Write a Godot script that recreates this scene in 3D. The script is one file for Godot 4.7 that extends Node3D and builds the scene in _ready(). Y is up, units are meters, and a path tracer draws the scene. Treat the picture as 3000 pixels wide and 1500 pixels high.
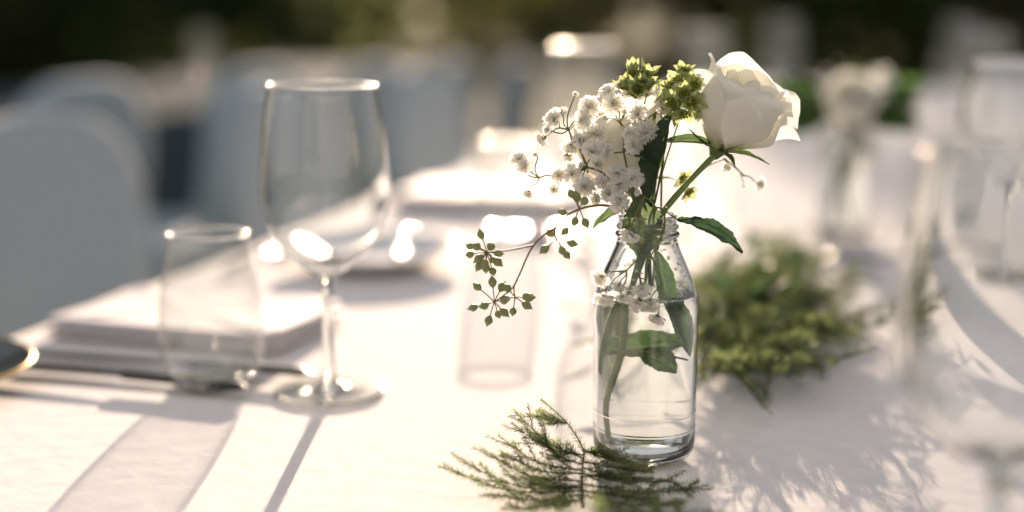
extends Node3D
# A long wedding table set outdoors, seen low over the white cloth against a low sun.
# Metres, y up. TABLE is the height of the table top; the table runs along «ALONG», its width along «ACROSS».

const TABLE := 0.75
const ALONG := Vector3(0.289, 0, -0.957)
const ACROSS := Vector3(0.957, 0, 0.289)
const ORIGIN := Vector3(-0.12, TABLE, -0.904)
const BOTTLE := Vector3(0.0746, TABLE + 0.0015, -0.773)
const TURN := -0.2932

var rng := RandomNumberGenerator.new()
var used := {}
var M := {}
var wobble := FastNoiseLite.new()


# ---------------------------------------------------------------- mesh building
class Geo:
	var v := PackedVector3Array()
	var c := PackedColorArray()
	var uv := PackedVector2Array()
	var i := PackedInt32Array()
	var tint := Color.WHITE

	func point(p: Vector3, col: Color = Color(-1, 0, 0), t: Vector2 = Vector2.ZERO) -> int:
		v.append(p)
		c.append(tint if col.r < 0.0 else col)
		uv.append(t)
		return v.size() - 1

	func tri(a: int, b: int, d: int) -> void:
		i.append(a); i.append(b); i.append(d)

	# f(u, v) -> Vector3; faces look along (d/dv x d/du)... see lathe and tube for the sense
	func grid(nu: int, nv: int, f: Callable, wrap := false, flip := false, col: Variant = null) -> void:
		var first := v.size()
		var row := nu if wrap else nu + 1
		for b in nv + 1:
			for a in row:
				var x := float(a) / nu
				var y := float(b) / nv
				point(f.call(x, y), col.call(x, y) if col != null else tint, Vector2(x, y))
		for b in nv:
			for a in nu:
				var p := first + b * row + a
				var q := first + b * row + (a + 1) % row
				var r := q + row
				var s := p + row
				if flip:
					tri(p, r, q); tri(p, s, r)
				else:
					tri(p, q, r); tri(p, r, s)

	func lathe(profile: PackedVector2Array, around := 48) -> void:
		var n := profile.size() - 1
		grid(around, n, func(x: float, y: float):
			var q := profile[int(round(y * n))]
			return Vector3(q.x * cos(x * TAU), q.y, q.x * sin(x * TAU)), true)

	func tube(pts: PackedVector3Array, radii: PackedFloat32Array, sides := 6) -> void:
		var n := pts.size()
		var first := v.size()
		var nrm := Vector3.ZERO
		for k in n:
			var t := (pts[mini(k + 1, n - 1)] - pts[maxi(k - 1, 0)]).normalized()
			if k == 0:
				nrm = t.cross(Vector3.UP if absf(t.y) < 0.9 else Vector3.RIGHT).normalized()
			nrm = (nrm - t * nrm.dot(t)).normalized()
			var bi := nrm.cross(t)
			var r: float = radii[mini(k, radii.size() - 1)]
			for a in sides:
				var g := TAU * a / sides
				point(pts[k] + (nrm * cos(g) + bi * sin(g)) * r)
		for k in n - 1:
			for a in sides:
				var p := first + k * sides + a
				var q := first + k * sides + (a + 1) % sides
				tri(p, q, q + sides); tri(p, q + sides, p + sides)
		for e in 2:
			var at := first if e == 0 else first + (n - 1) * sides
			var mid := point(pts[0] if e == 0 else pts[n - 1])
			for a in sides:
				if e == 0:
					tri(mid, at + (a + 1) % sides, at + a)
				else:
					tri(mid, at + a, at + (a + 1) % sides)

	func ball(at: Vector3, r: Vector3, around := 8, rows := 6) -> void:
		grid(around, rows, func(x: float, y: float):
			var g := (y - 0.5) * PI
			return at + Vector3(r.x * cos(g) * cos(x * TAU), r.y * sin(g), r.z * cos(g) * sin(x * TAU)), true)

	# a box with its edges cut: half sizes h, cut b
	func box(at: Vector3, h: Vector3, b: float) -> void:
		var st := [Vector3(1, 0, 0), Vector3(-1, 0, 0), Vector3(0, 1, 0), Vector3(0, -1, 0), Vector3(0, 0, 1), Vector3(0, 0, -1)]
		var key := {}
		for f in st:
			for sx in [-1, 1]:
				for sy in [-1, 1]:
					for sz in [-1, 1]:
						var s := Vector3(sx, sy, sz)
						if f.dot(s) > 0:
							key[[f, s]] = point(at + s * (h - Vector3(b, b, b)) + f * b)
		for f in st:
			var q := []
			for k in key:
				if k[0] == f:
					q.append(k[1])
			var m: Vector3 = f
			var e1 := Vector3(m.y, m.z, m.x).abs()
			var e2 := m.cross(e1)
			q.sort_custom(func(s1, s2): return atan2(s1.dot(e2), s1.dot(e1)) < atan2(s2.dot(e2), s2.dot(e1)))
			face(key[[f, q[0]]], key[[f, q[1]]], key[[f, q[2]]], m, at)
			face(key[[f, q[0]]], key[[f, q[2]]], key[[f, q[3]]], m, at)
		for a in 6:
			for d in range(a + 1, 6):
				if st[a].dot(st[d]) != 0:
					continue
				var ends := []
				for k in key:
					if k[0] == st[a] and k[1].dot(st[d]) > 0:
						ends.append(k[1])
				var out: Vector3 = st[a] + st[d]
				face(key[[st[a], ends[0]]], key[[st[a], ends[1]]], key[[st[d], ends[1]]], out, at)
				face(key[[st[a], ends[0]]], key[[st[d], ends[1]]], key[[st[d], ends[0]]], out, at)
		for sx in [-1, 1]:
			for sy in [-1, 1]:
				for sz in [-1, 1]:
					var s := Vector3(sx, sy, sz)
					face(key[[Vector3(sx, 0, 0), s]], key[[Vector3(0, sy, 0), s]], key[[Vector3(0, 0, sz), s]], s, at)

	func face(a: int, b: int, d: int, out: Vector3, _at: Vector3) -> void:
		if (v[d] - v[a]).cross(v[b] - v[a]).dot(out) >= 0:
			tri(a, b, d)
		else:
			tri(a, d, b)

	func add(o: Geo, t: Transform3D) -> void:
		var n := v.size()
		for k in o.v.size():
			v.append(t * o.v[k])
		c.append_array(o.c)
		uv.append_array(o.uv)
		for k in o.i:
			i.append(k + n)

	func mesh() -> ArrayMesh:
		var nn := PackedVector3Array()
		nn.resize(v.size())
		for k in range(0, i.size(), 3):
			var g := (v[i[k + 2]] - v[i[k]]).cross(v[i[k + 1]] - v[i[k]])
			nn[i[k]] += g
			nn[i[k + 1]] += g
			nn[i[k + 2]] += g
		for k in nn.size():
			nn[k] = nn[k].normalized() if nn[k].length_squared() > 1e-30 else Vector3.UP
		var a := []
		a.resize(Mesh.ARRAY_MAX)
		a[Mesh.ARRAY_VERTEX] = v
		a[Mesh.ARRAY_NORMAL] = nn
		a[Mesh.ARRAY_COLOR] = c
		a[Mesh.ARRAY_TEX_UV] = uv
		a[Mesh.ARRAY_INDEX] = i
		var m := ArrayMesh.new()
		m.add_surface_from_arrays(Mesh.PRIMITIVE_TRIANGLES, a)
		return m


# ---------------------------------------------------------------- nodes
func numbered(called: String) -> String:
	var n: int = used.get(called, 0)
	used[called] = n + 1
	return called if n == 0 else "%s_%03d" % [called, n]


func tag(o: Node, label: String, category: String, group := "") -> Node:
	o.set_meta("label", label)
	o.set_meta("category", category)
	if group:
		o.set_meta("group", group)
	return o


func thing(called: String, label: String, category: String, at: Vector3, turn := 0.0, group := "") -> Node3D:
	var o := Node3D.new()
	o.name = numbered(called)
	add_child(o)
	o.position = at
	o.rotation.y = turn
	tag(o, label, category, group)
	return o


func obj(called: String, g: Variant, m: Material, parent: Node = self) -> MeshInstance3D:
	var o := MeshInstance3D.new()
	o.name = numbered(called) if parent == self else called
	o.mesh = g if g is Mesh else g.mesh()
	o.material_override = m
	if parent != self:
		var n := 0
		while parent.has_node(NodePath(o.name)):
			n += 1
			o.name = "%s_%03d" % [called, n]
	parent.add_child(o, true)
	return o


func structure(called: String, g: Variant, m: Material) -> MeshInstance3D:
	var o := obj(called, g, m)
	o.set_meta("kind", "structure")
	return o


func dup(o: Node3D, label: String, at: Vector3, turn := 0.0) -> Node3D:
	var stem: String = o.name
	stem = stem.trim_suffix("_" + stem.get_slice("_", stem.get_slice_count("_") - 1)) if stem.right(3).is_valid_int() else stem
	var r: Node3D = o.duplicate()
	r.name = numbered(stem)
	add_child(r)
	r.position = at
	r.rotation.y += turn
	r.set_meta("label", label)
	return r


# a place on the table: s metres along it, q across it, h above the top
func place(s: float, q: float, h := 0.0) -> Vector3:
	return ORIGIN + ALONG * s + ACROSS * q + Vector3(0, h, 0)


func ground_height(z: float) -> float:
	return -0.3 * smoothstep(2.0, 10.5, -z)


func curve(pts: Array, n: int) -> PackedVector3Array:
	var c := Curve3D.new()
	for k in pts.size():
		var t: Vector3 = (pts[mini(k + 1, pts.size() - 1)] - pts[maxi(k - 1, 0)]) * 0.17
		c.add_point(pts[k], -t, t)
	var out := PackedVector3Array()
	for k in n + 1:
		var f := float(k) / n * (pts.size() - 1)
		out.append(c.sample(mini(int(f), pts.size() - 2), f - mini(int(f), pts.size() - 2)))
	return out


func taper(a: float, b: float, n: int) -> PackedFloat32Array:
	var r := PackedFloat32Array()
	for k in n + 1:
		r.append(lerpf(a, b, float(k) / n))
	return r


func profile(rows: Array, fine := 6) -> PackedVector2Array:
	var pts := []
	for q in rows:
		pts.append(Vector3(q[0], q[1], 0) * 0.001)
	var out := PackedVector2Array()
	for p in curve(pts, (rows.size() - 1) * fine):
		out.append(Vector2(maxf(p.x, 0.0), p.y))
	return out


# outer wall upwards, rounded lip, inner wall downwards: a closed shell for lathe()
func shell(outer: PackedVector2Array, wall: float, floor_at: float, grow := 0.0) -> PackedVector2Array:
	var out := PackedVector2Array()
	out.append(Vector2(0, outer[0].y))
	out.append_array(outer)
	var top := outer[outer.size() - 1]
	for k in range(1, 6):
		var g := PI * k / 6.0
		out.append(Vector2(top.x - wall / 2 + cos(g) * wall / 2, top.y + sin(g) * wall / 2))
	for k in range(outer.size() - 1, -1, -1):
		var t := (outer[mini(k + 1, outer.size() - 1)] - outer[maxi(k - 1, 0)]).normalized()
		var p := outer[k] + Vector2(-t.y, t.x) * wall * (1.0 + grow * (1.0 - float(k) / (outer.size() - 1)))
		if p.y > floor_at and p.x > 0.0:
			out.append(p)
	var last := out[out.size() - 1]
	for k in range(1, 5):
		var f := k / 4.0
		out.append(Vector2(last.x * (1.0 - f), lerpf(last.y, floor_at, sin(minf(1.0, f * 1.5) * PI / 2))))
	return out


# ---------------------------------------------------------------- materials
func mat(called: String, lin: Color, rough: float, spec := 0.5) -> StandardMaterial3D:
	var m := StandardMaterial3D.new()
	m.resource_name = called
	m.albedo_color = lin.linear_to_srgb()
	m.roughness = rough
	m.metallic_specular = spec
	M[called] = m
	return m


func noise_map(freq: float, octaves: int, s: int, size := 512, normal := false, bump := 4.0) -> NoiseTexture2D:
	var n := FastNoiseLite.new()
	n.seed = s
	n.frequency = freq
	n.fractal_octaves = octaves
	var t := NoiseTexture2D.new()
	t.noise = n
	t.width = size
	t.height = size
	t.seamless = true
	t.as_normal_map = normal
	t.bump_strength = bump
	return t


func ramp(t: NoiseTexture2D, a: Color, b: Color) -> NoiseTexture2D:
	var g := Gradient.new()
	g.set_color(0, a.linear_to_srgb())
	g.set_color(1, b.linear_to_srgb())
	g.set_offset(0, 0.25)
	g.set_offset(1, 0.75)
	t.color_ramp = g
	return t


func leafy(called: String, rough: float, back: float, spec := 0.4) -> StandardMaterial3D:
	var m := mat(called, Color.WHITE, rough, spec)
	m.vertex_color_use_as_albedo = true
	m.backlight_enabled = true
	m.backlight = Color(back, back, back).linear_to_srgb()
	return m


func make_materials() -> void:
	var m := mat("white_linen", Color(0.80, 0.765, 0.745), 0.85, 0.12)
	m.uv1_triplanar = true
	m.uv1_scale = Vector3(3.5, 3.5, 3.5)
	m.albedo_texture = ramp(noise_map(0.012, 5, 3, 1024), Color(0.95, 0.95, 0.95), Color(1, 1, 1))
	m.normal_enabled = true
	m.normal_texture = weave()
	m.normal_scale = 1.4
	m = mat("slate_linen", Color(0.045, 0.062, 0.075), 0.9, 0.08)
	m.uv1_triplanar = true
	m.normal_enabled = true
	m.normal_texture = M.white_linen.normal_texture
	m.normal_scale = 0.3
	m = mat("napkin_linen", Color(0.64, 0.60, 0.605), 0.7, 0.4)
	m.uv1_triplanar = true
	m.uv1_scale = Vector3(4, 4, 4)
	m.normal_enabled = true
	m.normal_texture = M.white_linen.normal_texture
	m.normal_scale = 0.5
	m = mat("shaded_chair_cover", Color(0.30, 0.355, 0.395), 0.8, 0.15)  # white covers drawn blue-grey: their shade is put into the colour
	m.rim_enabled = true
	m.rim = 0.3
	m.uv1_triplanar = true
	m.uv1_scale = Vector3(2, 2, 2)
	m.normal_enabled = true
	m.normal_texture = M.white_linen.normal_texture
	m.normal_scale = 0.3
	m = mat("thin_glass", Color.WHITE, 0.05, 0.5)
	m.albedo_color = Color(0.9, 0.95, 0.93, 0.015)
	m.transparency = BaseMaterial3D.TRANSPARENCY_ALPHA
	m = mat("pressed_glass", Color.WHITE, 0.05, 0.5)
	m.albedo_color = Color(0.55, 0.6, 0.6, 0.06)
	m.transparency = BaseMaterial3D.TRANSPARENCY_ALPHA
	m = mat("rim_glass", Color.WHITE, 0.1, 0.5)
	m.albedo_color = Color(0.99, 1.0, 0.995, 0.0)
	m.refraction_enabled = true
	m.refraction_scale = 0.05
	m = mat("solid_glass", Color.WHITE, 0.06, 0.5)
	m.albedo_color = Color(0.99, 1.0, 0.995, 0.0)
	m.refraction_enabled = true
	m.refraction_scale = 0.05
	m = mat("clear_glass", Color.WHITE, 0.02, 0.5)
	m.albedo_color = Color(0.995, 1.0, 0.998, 0.0)
	m.refraction_enabled = true
	m.refraction_scale = 0.05
	m = mat("bottle_glass", Color.WHITE, 0.035, 0.5)
	m.albedo_color = Color(0.988, 0.998, 0.994, 0.0)
	m.refraction_enabled = true
	m.refraction_scale = 0.05
	m = mat("water", Color.WHITE, 0.0, 0.5)
	m.albedo_color = Color(0.997, 1.0, 0.999, 0.0)
	m.refraction_enabled = true
	m.refraction_scale = 0.033
	leafy("leaf", 0.42, 1.0, 0.5)
	leafy("thin_leaf", 0.5, 1.25, 0.4)
	leafy("petal", 0.5, 0.95, 0.35)
	leafy("blossom", 0.7, 1.5, 0.2)
	leafy("stem", 0.5, 0.0, 0.45)
	leafy("crown", 0.5, 1.3, 0.3)
	m = mat("bark", Color(0.075, 0.058, 0.042), 0.9)
	m.uv1_triplanar = true
	m.albedo_texture = ramp(noise_map(0.03, 4, 9), Color(0.5, 0.5, 0.5), Color(1, 1, 1))
	m = mat("dark_steel", Color(0.05, 0.055, 0.055), 0.24)
	m.metallic = 1.0
	m = mat("cutlery_steel", Color(0.34, 0.345, 0.35), 0.13)
	m.metallic = 1.0
	m = mat("dark_glaze", Color(0.045, 0.055, 0.055), 0.25)
	m = mat("gold_edge", Color(0.75, 0.52, 0.22), 0.25)
	m.metallic = 1.0
	m = mat("white_china", Color(0.75, 0.75, 0.74), 0.2)
	m = mat("wood", Color(0.2, 0.12, 0.06), 0.7)
	m = mat("lawn", Color.WHITE, 0.95, 0.1)
	m.uv1_triplanar = true
	m.uv1_world_triplanar = true
	m.uv1_scale = Vector3(0.05, 0.05, 0.05)
	m.albedo_texture = ramp(noise_map(0.02, 5, 21, 1024), Color(0.028, 0.038, 0.008), Color(0.068, 0.064, 0.016))


# a plain weave with slubs and soft creases, as a normal map
func weave() -> ImageTexture:
	var n := 2048
	var fine := FastNoiseLite.new()
	fine.seed = 5
	fine.frequency = 0.16
	var slub := FastNoiseLite.new()
	slub.seed = 8
	slub.frequency = 0.0055
	slub.fractal_octaves = 3
	var a := fine.get_seamless_image(n / 2, n / 2).get_data()
	var b := slub.get_seamless_image(n, n).get_data()
	var th := PackedFloat32Array()
	for x in n:
		th.append(9.0 * sin(x * TAU * 480.0 / n) + 9.0)
	var out := PackedByteArray()
	out.resize(n * n)
	var h2 := n / 2
	for y in n:
		var ty := th[y]
		var row := (y % h2) * h2
		var at := y * n
		for x in n:
			out[at + x] = int(a[row + (x % h2)] * 0.17 + b[at + x] * 0.62 + th[x] + ty)
	var h := Image.create_from_data(n, n, false, Image.FORMAT_L8, out)
	h.convert(Image.FORMAT_RGBA8)
	h.bump_map_to_normal_map(2.4)
	return ImageTexture.create_from_image(h)


# ---------------------------------------------------------------- plants
# a leaf that starts at the origin, runs along +Z, top side +Y
func leaf(length: float, width: float, teeth: int, fold: float, droop: float, col: Color, shape := 0.45, twist := 0.0) -> Geo:
	var g := Geo.new()
	var nu := 12
	var nv := maxi(12, teeth * 3)
	var sd := rng.randf() * 50.0
	var half := func(s: float):
		var w := pow(sin(PI * pow(s, log(0.5) / log(shape))), 0.85) if s > 0.0 and s < 1.0 else 0.0
		if teeth > 0:
			w *= 1.0 + 0.11 * (fposmod(s * teeth, 1.0) - 0.5)
		return maxf(w, 0.012) * width / 2
	var f := func(x: float, y: float):
		var a := x * 2.0 - 1.0
		var hw: float = half.call(y)
		var side: float = a * hw
		var up := absf(side) * fold + 0.04 * width * sin(absf(a) * 7.0 + y * 16.0) * absf(a) * 0.5 + wobble.get_noise_2d(sd + y * 60.0, a * 40.0) * width * 0.12
		var z := y * length
		var p := Vector3(side, up, 0).rotated(Vector3(0, 0, 1), twist * y)
		var ang := droop * y
		var zz := z if absf(droop) < 0.01 else length * sin(ang) / droop
		var yy := 0.0 if absf(droop) < 0.01 else -length * (1.0 - cos(ang)) / droop
		return Vector3(0, yy, zz) + p.x * Vector3.RIGHT + p.y * Vector3(0, cos(ang), sin(ang))
	var paint := func(x: float, y: float):
		var a := absf(x * 2.0 - 1.0)
		var vein := 1.0 if a < 0.05 else (0.4 if fposmod(y * 9.0 - a * 2.2, 1.0) < 0.14 else 0.0)
		var n := 1.0 + 0.35 * wobble.get_noise_2d(sd * 3.0 + x * 30.0, y * 40.0)
		return (col * n).lerp(Color(col.r * 1.9 + 0.02, col.g * 1.6 + 0.02, col.b * 1.7 + 0.01), vein * 0.55)
	g.grid(nu, nv, f, false, false, paint)
	return g


# turns a part that runs along +Z so that it runs from a to b with its top towards «up»
func aim(a: Vector3, b: Vector3, up := Vector3.UP) -> Transform3D:
	var z := (b - a).normalized()
	var x := up.cross(z).normalized()
	return Transform3D(Basis(x, z.cross(x), z), a)


# one with +Y along the given axis
func stand(at: Vector3, axis: Vector3, spin := 0.0) -> Transform3D:
	var y := axis.normalized()
	var x := y.cross(Vector3(0.31, 0.2, 0.93)).normalized()
	return Transform3D(Basis(x, y, x.cross(y)) * Basis(Vector3.UP, spin), at)


func mm(x: float, y: float, z: float) -> Vector3:
	return Vector3(x, y, z) * 0.001


var blossoms := []
var calyx: ArrayMesh


func make_blossoms() -> void:
	for kind in 4:
		var g := Geo.new()
		for ring in [[8, -0.3, 0.92], [9, 0.1, 1.0], [8, 0.5, 0.98], [7, 0.88, 0.9], [5, 1.2, 0.8]]:
			for k in ring[0]:
				var az: float = TAU * (k + rng.randf() * 0.7) / ring[0]
				var el: float = ring[1] + rng.randf_range(-0.16, 0.16)
				var len: float = ring[2] * rng.randf_range(0.84, 1.1)
				var sd := rng.randf() * 40.0
				var c1 := Color(0.93, 0.92, 0.88)
				g.grid(6, 4, func(x: float, y: float):
					var a := x * 2.0 - 1.0
					var w := 0.44 * len * pow(y, 0.75)
					var notch := 1.0 - 0.16 * (1.0 if absf(a) < 0.2 else 0.0) * y + 0.13 * sin(a * 9.0 + sd) * y
					var p := Vector3(a * w, 0.10 * len * sin(a * 6.0 + sd) * y + 0.22 * y * y * len, len * y * notch)
					return Basis(Vector3.UP, az) * (Basis(Vector3.RIGHT, -el) * p), false, false,
					func(_x: float, y: float): return Color(0.72, 0.76, 0.42).lerp(c1, smoothstep(0.0, 0.4, y)))
		blossoms.append(g.mesh())
	var s := Geo.new()
	s.tint = Color(0.16, 0.2, 0.07)
	s.lathe(PackedVector2Array([Vector2(0, -0.62), Vector2(0.1, -0.6), Vector2(0.2, -0.42), Vector2(0.34, -0.12), Vector2(0.3, 0.02), Vector2(0, 0.05)]), 8)
	s.tint = Color(0.06, 0.06, 0.035)
	for k in 5:
		var az := TAU * k / 5.0
		s.grid(2, 4, func(x: float, y: float):
			var w := 0.13 * sin(PI * minf(y * 0.85 + 0.12, 1.0))
			return Basis(Vector3.UP, az) * Vector3((x * 2 - 1) * w, lerpf(-0.4, -0.02, y) - 0.03, 0.2 + 0.55 * y))
	calyx = s.mesh()


# blossoms: Vector4(x, y, z, radius) in mm from the bottle's base; hubs: [from, to] in mm
func gypsophila(label: String, base: Vector3, hubs: Array, list: Array, group: String, front := Vector3(0, 0.25, 1)) -> Node3D:
	var o := thing("gypsophila_sprig", label, "flower", BOTTLE + base * 0.001, 0.0, group)
	var stems := Geo.new()
	stems.tint = Color(0.14, 0.16, 0.045)
	for h in hubs:
		var a: Vector3 = (h[0] - base) * 0.001
		var b: Vector3 = (h[1] - base) * 0.001
		var mid := (a + b) / 2 + Vector3(rng.randf_range(-1, 1), rng.randf_range(0, 2), rng.randf_range(-1, 1)) * 0.0015
		stems.tube(curve([a, mid, b], 8), taper(0.0007, 0.00045, 8), 5)
		stems.ball(b, Vector3.ONE * 0.0008, 6, 4)
	var done := []
	for q in list:
		var at := (Vector3(q.x, q.y, q.z) - base) * 0.001
		var hub: Vector3 = (hubs[0][1] - base) * 0.001
		for h in hubs:
			var b: Vector3 = (h[1] - base) * 0.001
			if (b - at).length() < (hub - at).length():
				hub = b
		var away := (at - hub).normalized()
		var axis: Vector3 = (away * rng.randf_range(0.35, 1.0) + front * rng.randf_range(0.25, 1.0) + Vector3(rng.randf_range(-0.4, 0.4), rng.randf_range(-0.2, 0.5), 0)).normalized()
		var r: float = q.w * 0.001 * 1.14
		var root := at - axis * r * 0.62
		stems.tube(curve([hub, (hub + root) / 2 + Vector3(rng.randf_range(-1, 1), rng.randf_range(-1, 1), rng.randf_range(-1, 1)) * 0.0022 - axis * 0.001, root - axis * 0.0018, root], 8), taper(0.00042, 0.00028, 8), 4)
		done.append([at, axis, r])
	obj("stems", stems, M.stem, o)
	for d in done:
		var t := stand(d[0], d[1], rng.randf() * TAU)
		var squash := Basis.from_scale(Vector3(rng.randf_range(0.92, 1.06), rng.randf_range(0.75, 0.98), rng.randf_range(0.92, 1.06)) * d[2])
		var b := obj("blossom", blossoms[rng.randi() % 4], M.blossom, o)
		b.transform = Transform3D(t.basis * squash, t.origin - t.basis.y * d[2] * 0.25)
		obj("calyx", calyx, M.stem, b)
	return o


func petal(g: Geo, phi: float, half: float, h: float, r0: float, rb: float, rt: float, curl: float, tip := 0.0, swirl := 0.9) -> void:
	var sd := rng.randf() * 90.0
	g.grid(16, 18, func(x: float, y: float):
		var a := x * 2.0 - 1.0
		var s := y
		var top := 1.0 - 0.2 * pow(absf(a), 2.6) + 0.03 * tip * exp(-a * a * 14.0) + 0.022 * sin(a * 5.0 + sd)
		var w := half * (0.3 + 0.7 * sin(minf(1.0, s * 1.25) * PI / 2))
		var ang := phi + a * w
		var r := lerpf(r0, rb, smoothstep(-0.12, 0.52, s)) if s < 0.52 else lerpf(rb, rt, pow((s - 0.52) / 0.48, 1.35))
		var c := maxf(0.0, (s - 0.74) / 0.26)
		var edge := maxf(0.0, (absf(a) - 0.72) / 0.28) * s
		r += curl * c * c * (0.75 + 0.4 * absf(a)) + a * swirl + edge * edge * curl * 0.28
		r += wobble.get_noise_2d(sd + a * 26.0, s * 34.0) * 1.5 * s * s
		var yy := h * s * top - absf(curl) * 0.42 * c * c * c + wobble.get_noise_2d(sd + 300.0 + a * 40.0, s * 10.0) * 1.2 * c
		return Vector3(r * cos(ang), yy, r * sin(ang)) * 0.001, false, false,
		func(x: float, y: float):
			var n := wobble.get_noise_2d(sd + x * 18.0, y * 22.0) * 0.5 + 0.5
			n = clampf(n + 0.22 * wobble.get_noise_2d(sd + x * 420.0, y * 14.0), 0.0, 1.0)
			var k := Color(0.93, 0.915, 0.84).lerp(Color(0.90, 0.85, 0.69), n * 0.55 * (1.0 - y))
			return Color(0.46, 0.52, 0.20).lerp(k, smoothstep(0.0, 0.24 + 0.14 * n, y)))


# layers: [how many, first angle, half width, height, belly, rim, curl]
func rose(called_label: String, at: Vector3, axis: Vector3, spin: float, stem_path: Array, open := 1.0) -> Node3D:
	var o := thing("white_rose", called_label, "rose", at)
	var t := stand(Vector3.ZERO, axis, spin) * Transform3D(Basis.from_scale(Vector3(1, 1.09, 1)), Vector3.ZERO)
	var layers := [[3, 0.3, 1.5, 33.0, 7.0, 3.5, -0.5], [4, 0.9, 1.25, 36.0, 11.0, 7.0, 0.8], [5, 0.2, 1.0, 39.0, 15.5, 12.0, 2.6], [5, 0.75, 0.98, 41.5, 19.5, 16.5, 4.0]]
	for l in layers:
		for k in l[0]:
			var g := Geo.new()
			petal(g, l[1] + TAU * k / l[0] + rng.randf_range(-0.12, 0.12), l[2], l[3] * rng.randf_range(0.96, 1.03), 3.0, l[4] * open, l[5] * open, l[6] * open, rng.randf_range(-1, 1.5))
			obj("petal", g, M.petal, o).transform = t
	for q in [[-1.45, 1.02, 43.0, 24.0, 21.5, 2.0, 0.5], [-2.75, 0.95, 43.5, 23.5, 21.5, 5.0, 1.6], [0.15, 0.85, 41.0, 23.5, 20.5, 6.5, 0.5], [1.5, 0.95, 42.0, 23.0, 21.0, 4.0, 1.0], [2.6, 0.9, 42.0, 23.5, 22.0, 5.0, 1.0], [-0.35, 0.62, 23.0, 22.0, 33.0, 3.0, 0.4], [-1.0, 0.6, 13.0, 20.0, 27.0, 1.0, 0.2]]:
		var g := Geo.new()
		petal(g, q[0], q[1], q[2], 3.0, q[3] * open, q[4] * open, q[5] * open * 1.25, q[6], 2.1)
		obj("petal", g, M.petal, o).transform = t
	var hip := Geo.new()
	hip.tint = Color(0.09, 0.14, 0.035)
	hip.lathe(profile([[0, -6], [2.2, -6], [3.4, -4], [5.2, -1], [5.6, 1], [3, 2.5], [0, 3]], 3), 14)
	obj("hip", hip, M.stem, o).transform = t
	for k in 5:
		var phi := TAU * k / 5.0 + 0.5
		var out := Vector3(cos(phi), 0, sin(phi))
		var sl := leaf(rng.randf_range(0.019, 0.026), 0.0055, 0, 0.5, rng.randf_range(-0.4, 0.9), Color(0.075, 0.12, 0.035), 0.28)
		obj("sepal", sl, M.leaf, o).transform = t * aim(out * 0.0045 + Vector3(0, -0.001, 0), out * 0.02 + Vector3(0, rng.randf_range(0.002, 0.007), 0))
	if stem_path.size():
		var pts := []
		for p in stem_path:
			pts.append(p - at)
		var g := Geo.new()
		g.tint = Color(0.19, 0.27, 0.085)
		var path := curve(pts, 22)
		var rad := PackedFloat32Array()
		for k in path.size():
			rad.append(0.00165 + 0.00014 * sin(k * 1.7) + (0.0004 if k % 9 == 8 else 0.0))
		g.tube(path, rad, 10)
		obj("stem", g, M.stem, o)
	return o


# needles of asparagus fern round a path
func plumed(g: Geo, path: PackedVector3Array, thick: float, long: float, each: float, lively := 1.0) -> void:
	g.tint = Color(0.075, 0.10, 0.03)
	g.tube(path, taper(thick, thick * 0.4, path.size() - 1), 4)
	var total := 0.0
	for k in path.size() - 1:
		total += path[k].distance_to(path[k + 1])
	var run := 0.0
	for k in path.size() - 1:
		var a := path[k]
		var b := path[k + 1]
		var d := a.distance_to(b)
		var dir := (b - a) / maxf(d, 1e-6)
		var n := maxi(1, int(d / each))
		for q in n * 4:
			var f := (run + d * q / (n * 4)) / total
			var p := a.lerp(b, float(q) / (n * 4))
			var side := dir.cross(Vector3(rng.randf_range(-1, 1), rng.randf_range(-1, 1), rng.randf_range(-1, 1))).normalized()
			var l := long * rng.randf_range(0.55, 1.15) * (1.0 - 0.5 * f * f) * (0.4 + 0.6 * minf(1.0, f * 6.0))
			var tip := p + (dir * rng.randf_range(0.2, 0.75) + side).normalized() * l * 1.15
			var w := side.cross(dir) * 0.0002
			var fresh := clampf(f * 0.8 + rng.randf_range(-0.25, 0.3), 0, 1) * lively
			var col := Color(0.08, 0.125, 0.045).lerp(Color(0.33, 0.37, 0.16), fresh)
			var i0 := g.point(p, col)
			var mid := p.lerp(tip, 0.45)
			var i1 := g.point(mid + w, col)
			var i2 := g.point(tip, col * 1.15)
			var i3 := g.point(mid - w, col)
			g.tri(i0, i1, i2); g.tri(i0, i2, i3)
		run += d


func fern_spray(length: float, branches: int, rise: float) -> ArrayMesh:
	var g := Geo.new()
	var main := curve([Vector3.ZERO, Vector3(0, rise * 0.6, length * 0.35), Vector3(rng.randf_range(-0.02, 0.02), rise, length * 0.7), Vector3(rng.randf_range(-0.03, 0.03), rise * 0.7, length)], 14)
	plumed(g, main, 0.0006, 0.004, 0.0014, 0.6)
	for k in branches:
		var f := 0.12 + 0.8 * k / branches
		var at := main[int(f * 14)]
		var sgn := 1.0 if k % 2 == 0 else -1.0
		var l := length * rng.randf_range(0.28, 0.5) * (1.0 - 0.5 * f)
		var up := rng.randf_range(-0.25, 0.55)
		var e := at + Vector3(sgn * 0.8, up, 0.75).normalized() * l
		e.y = maxf(e.y, -0.0)
		plumed(g, curve([at, at.lerp(e, 0.5) + Vector3(0, l * 0.12, -l * 0.05), e], 8), 0.0004, 0.0048, 0.0011, 0.65)
	return g.mesh()


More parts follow.
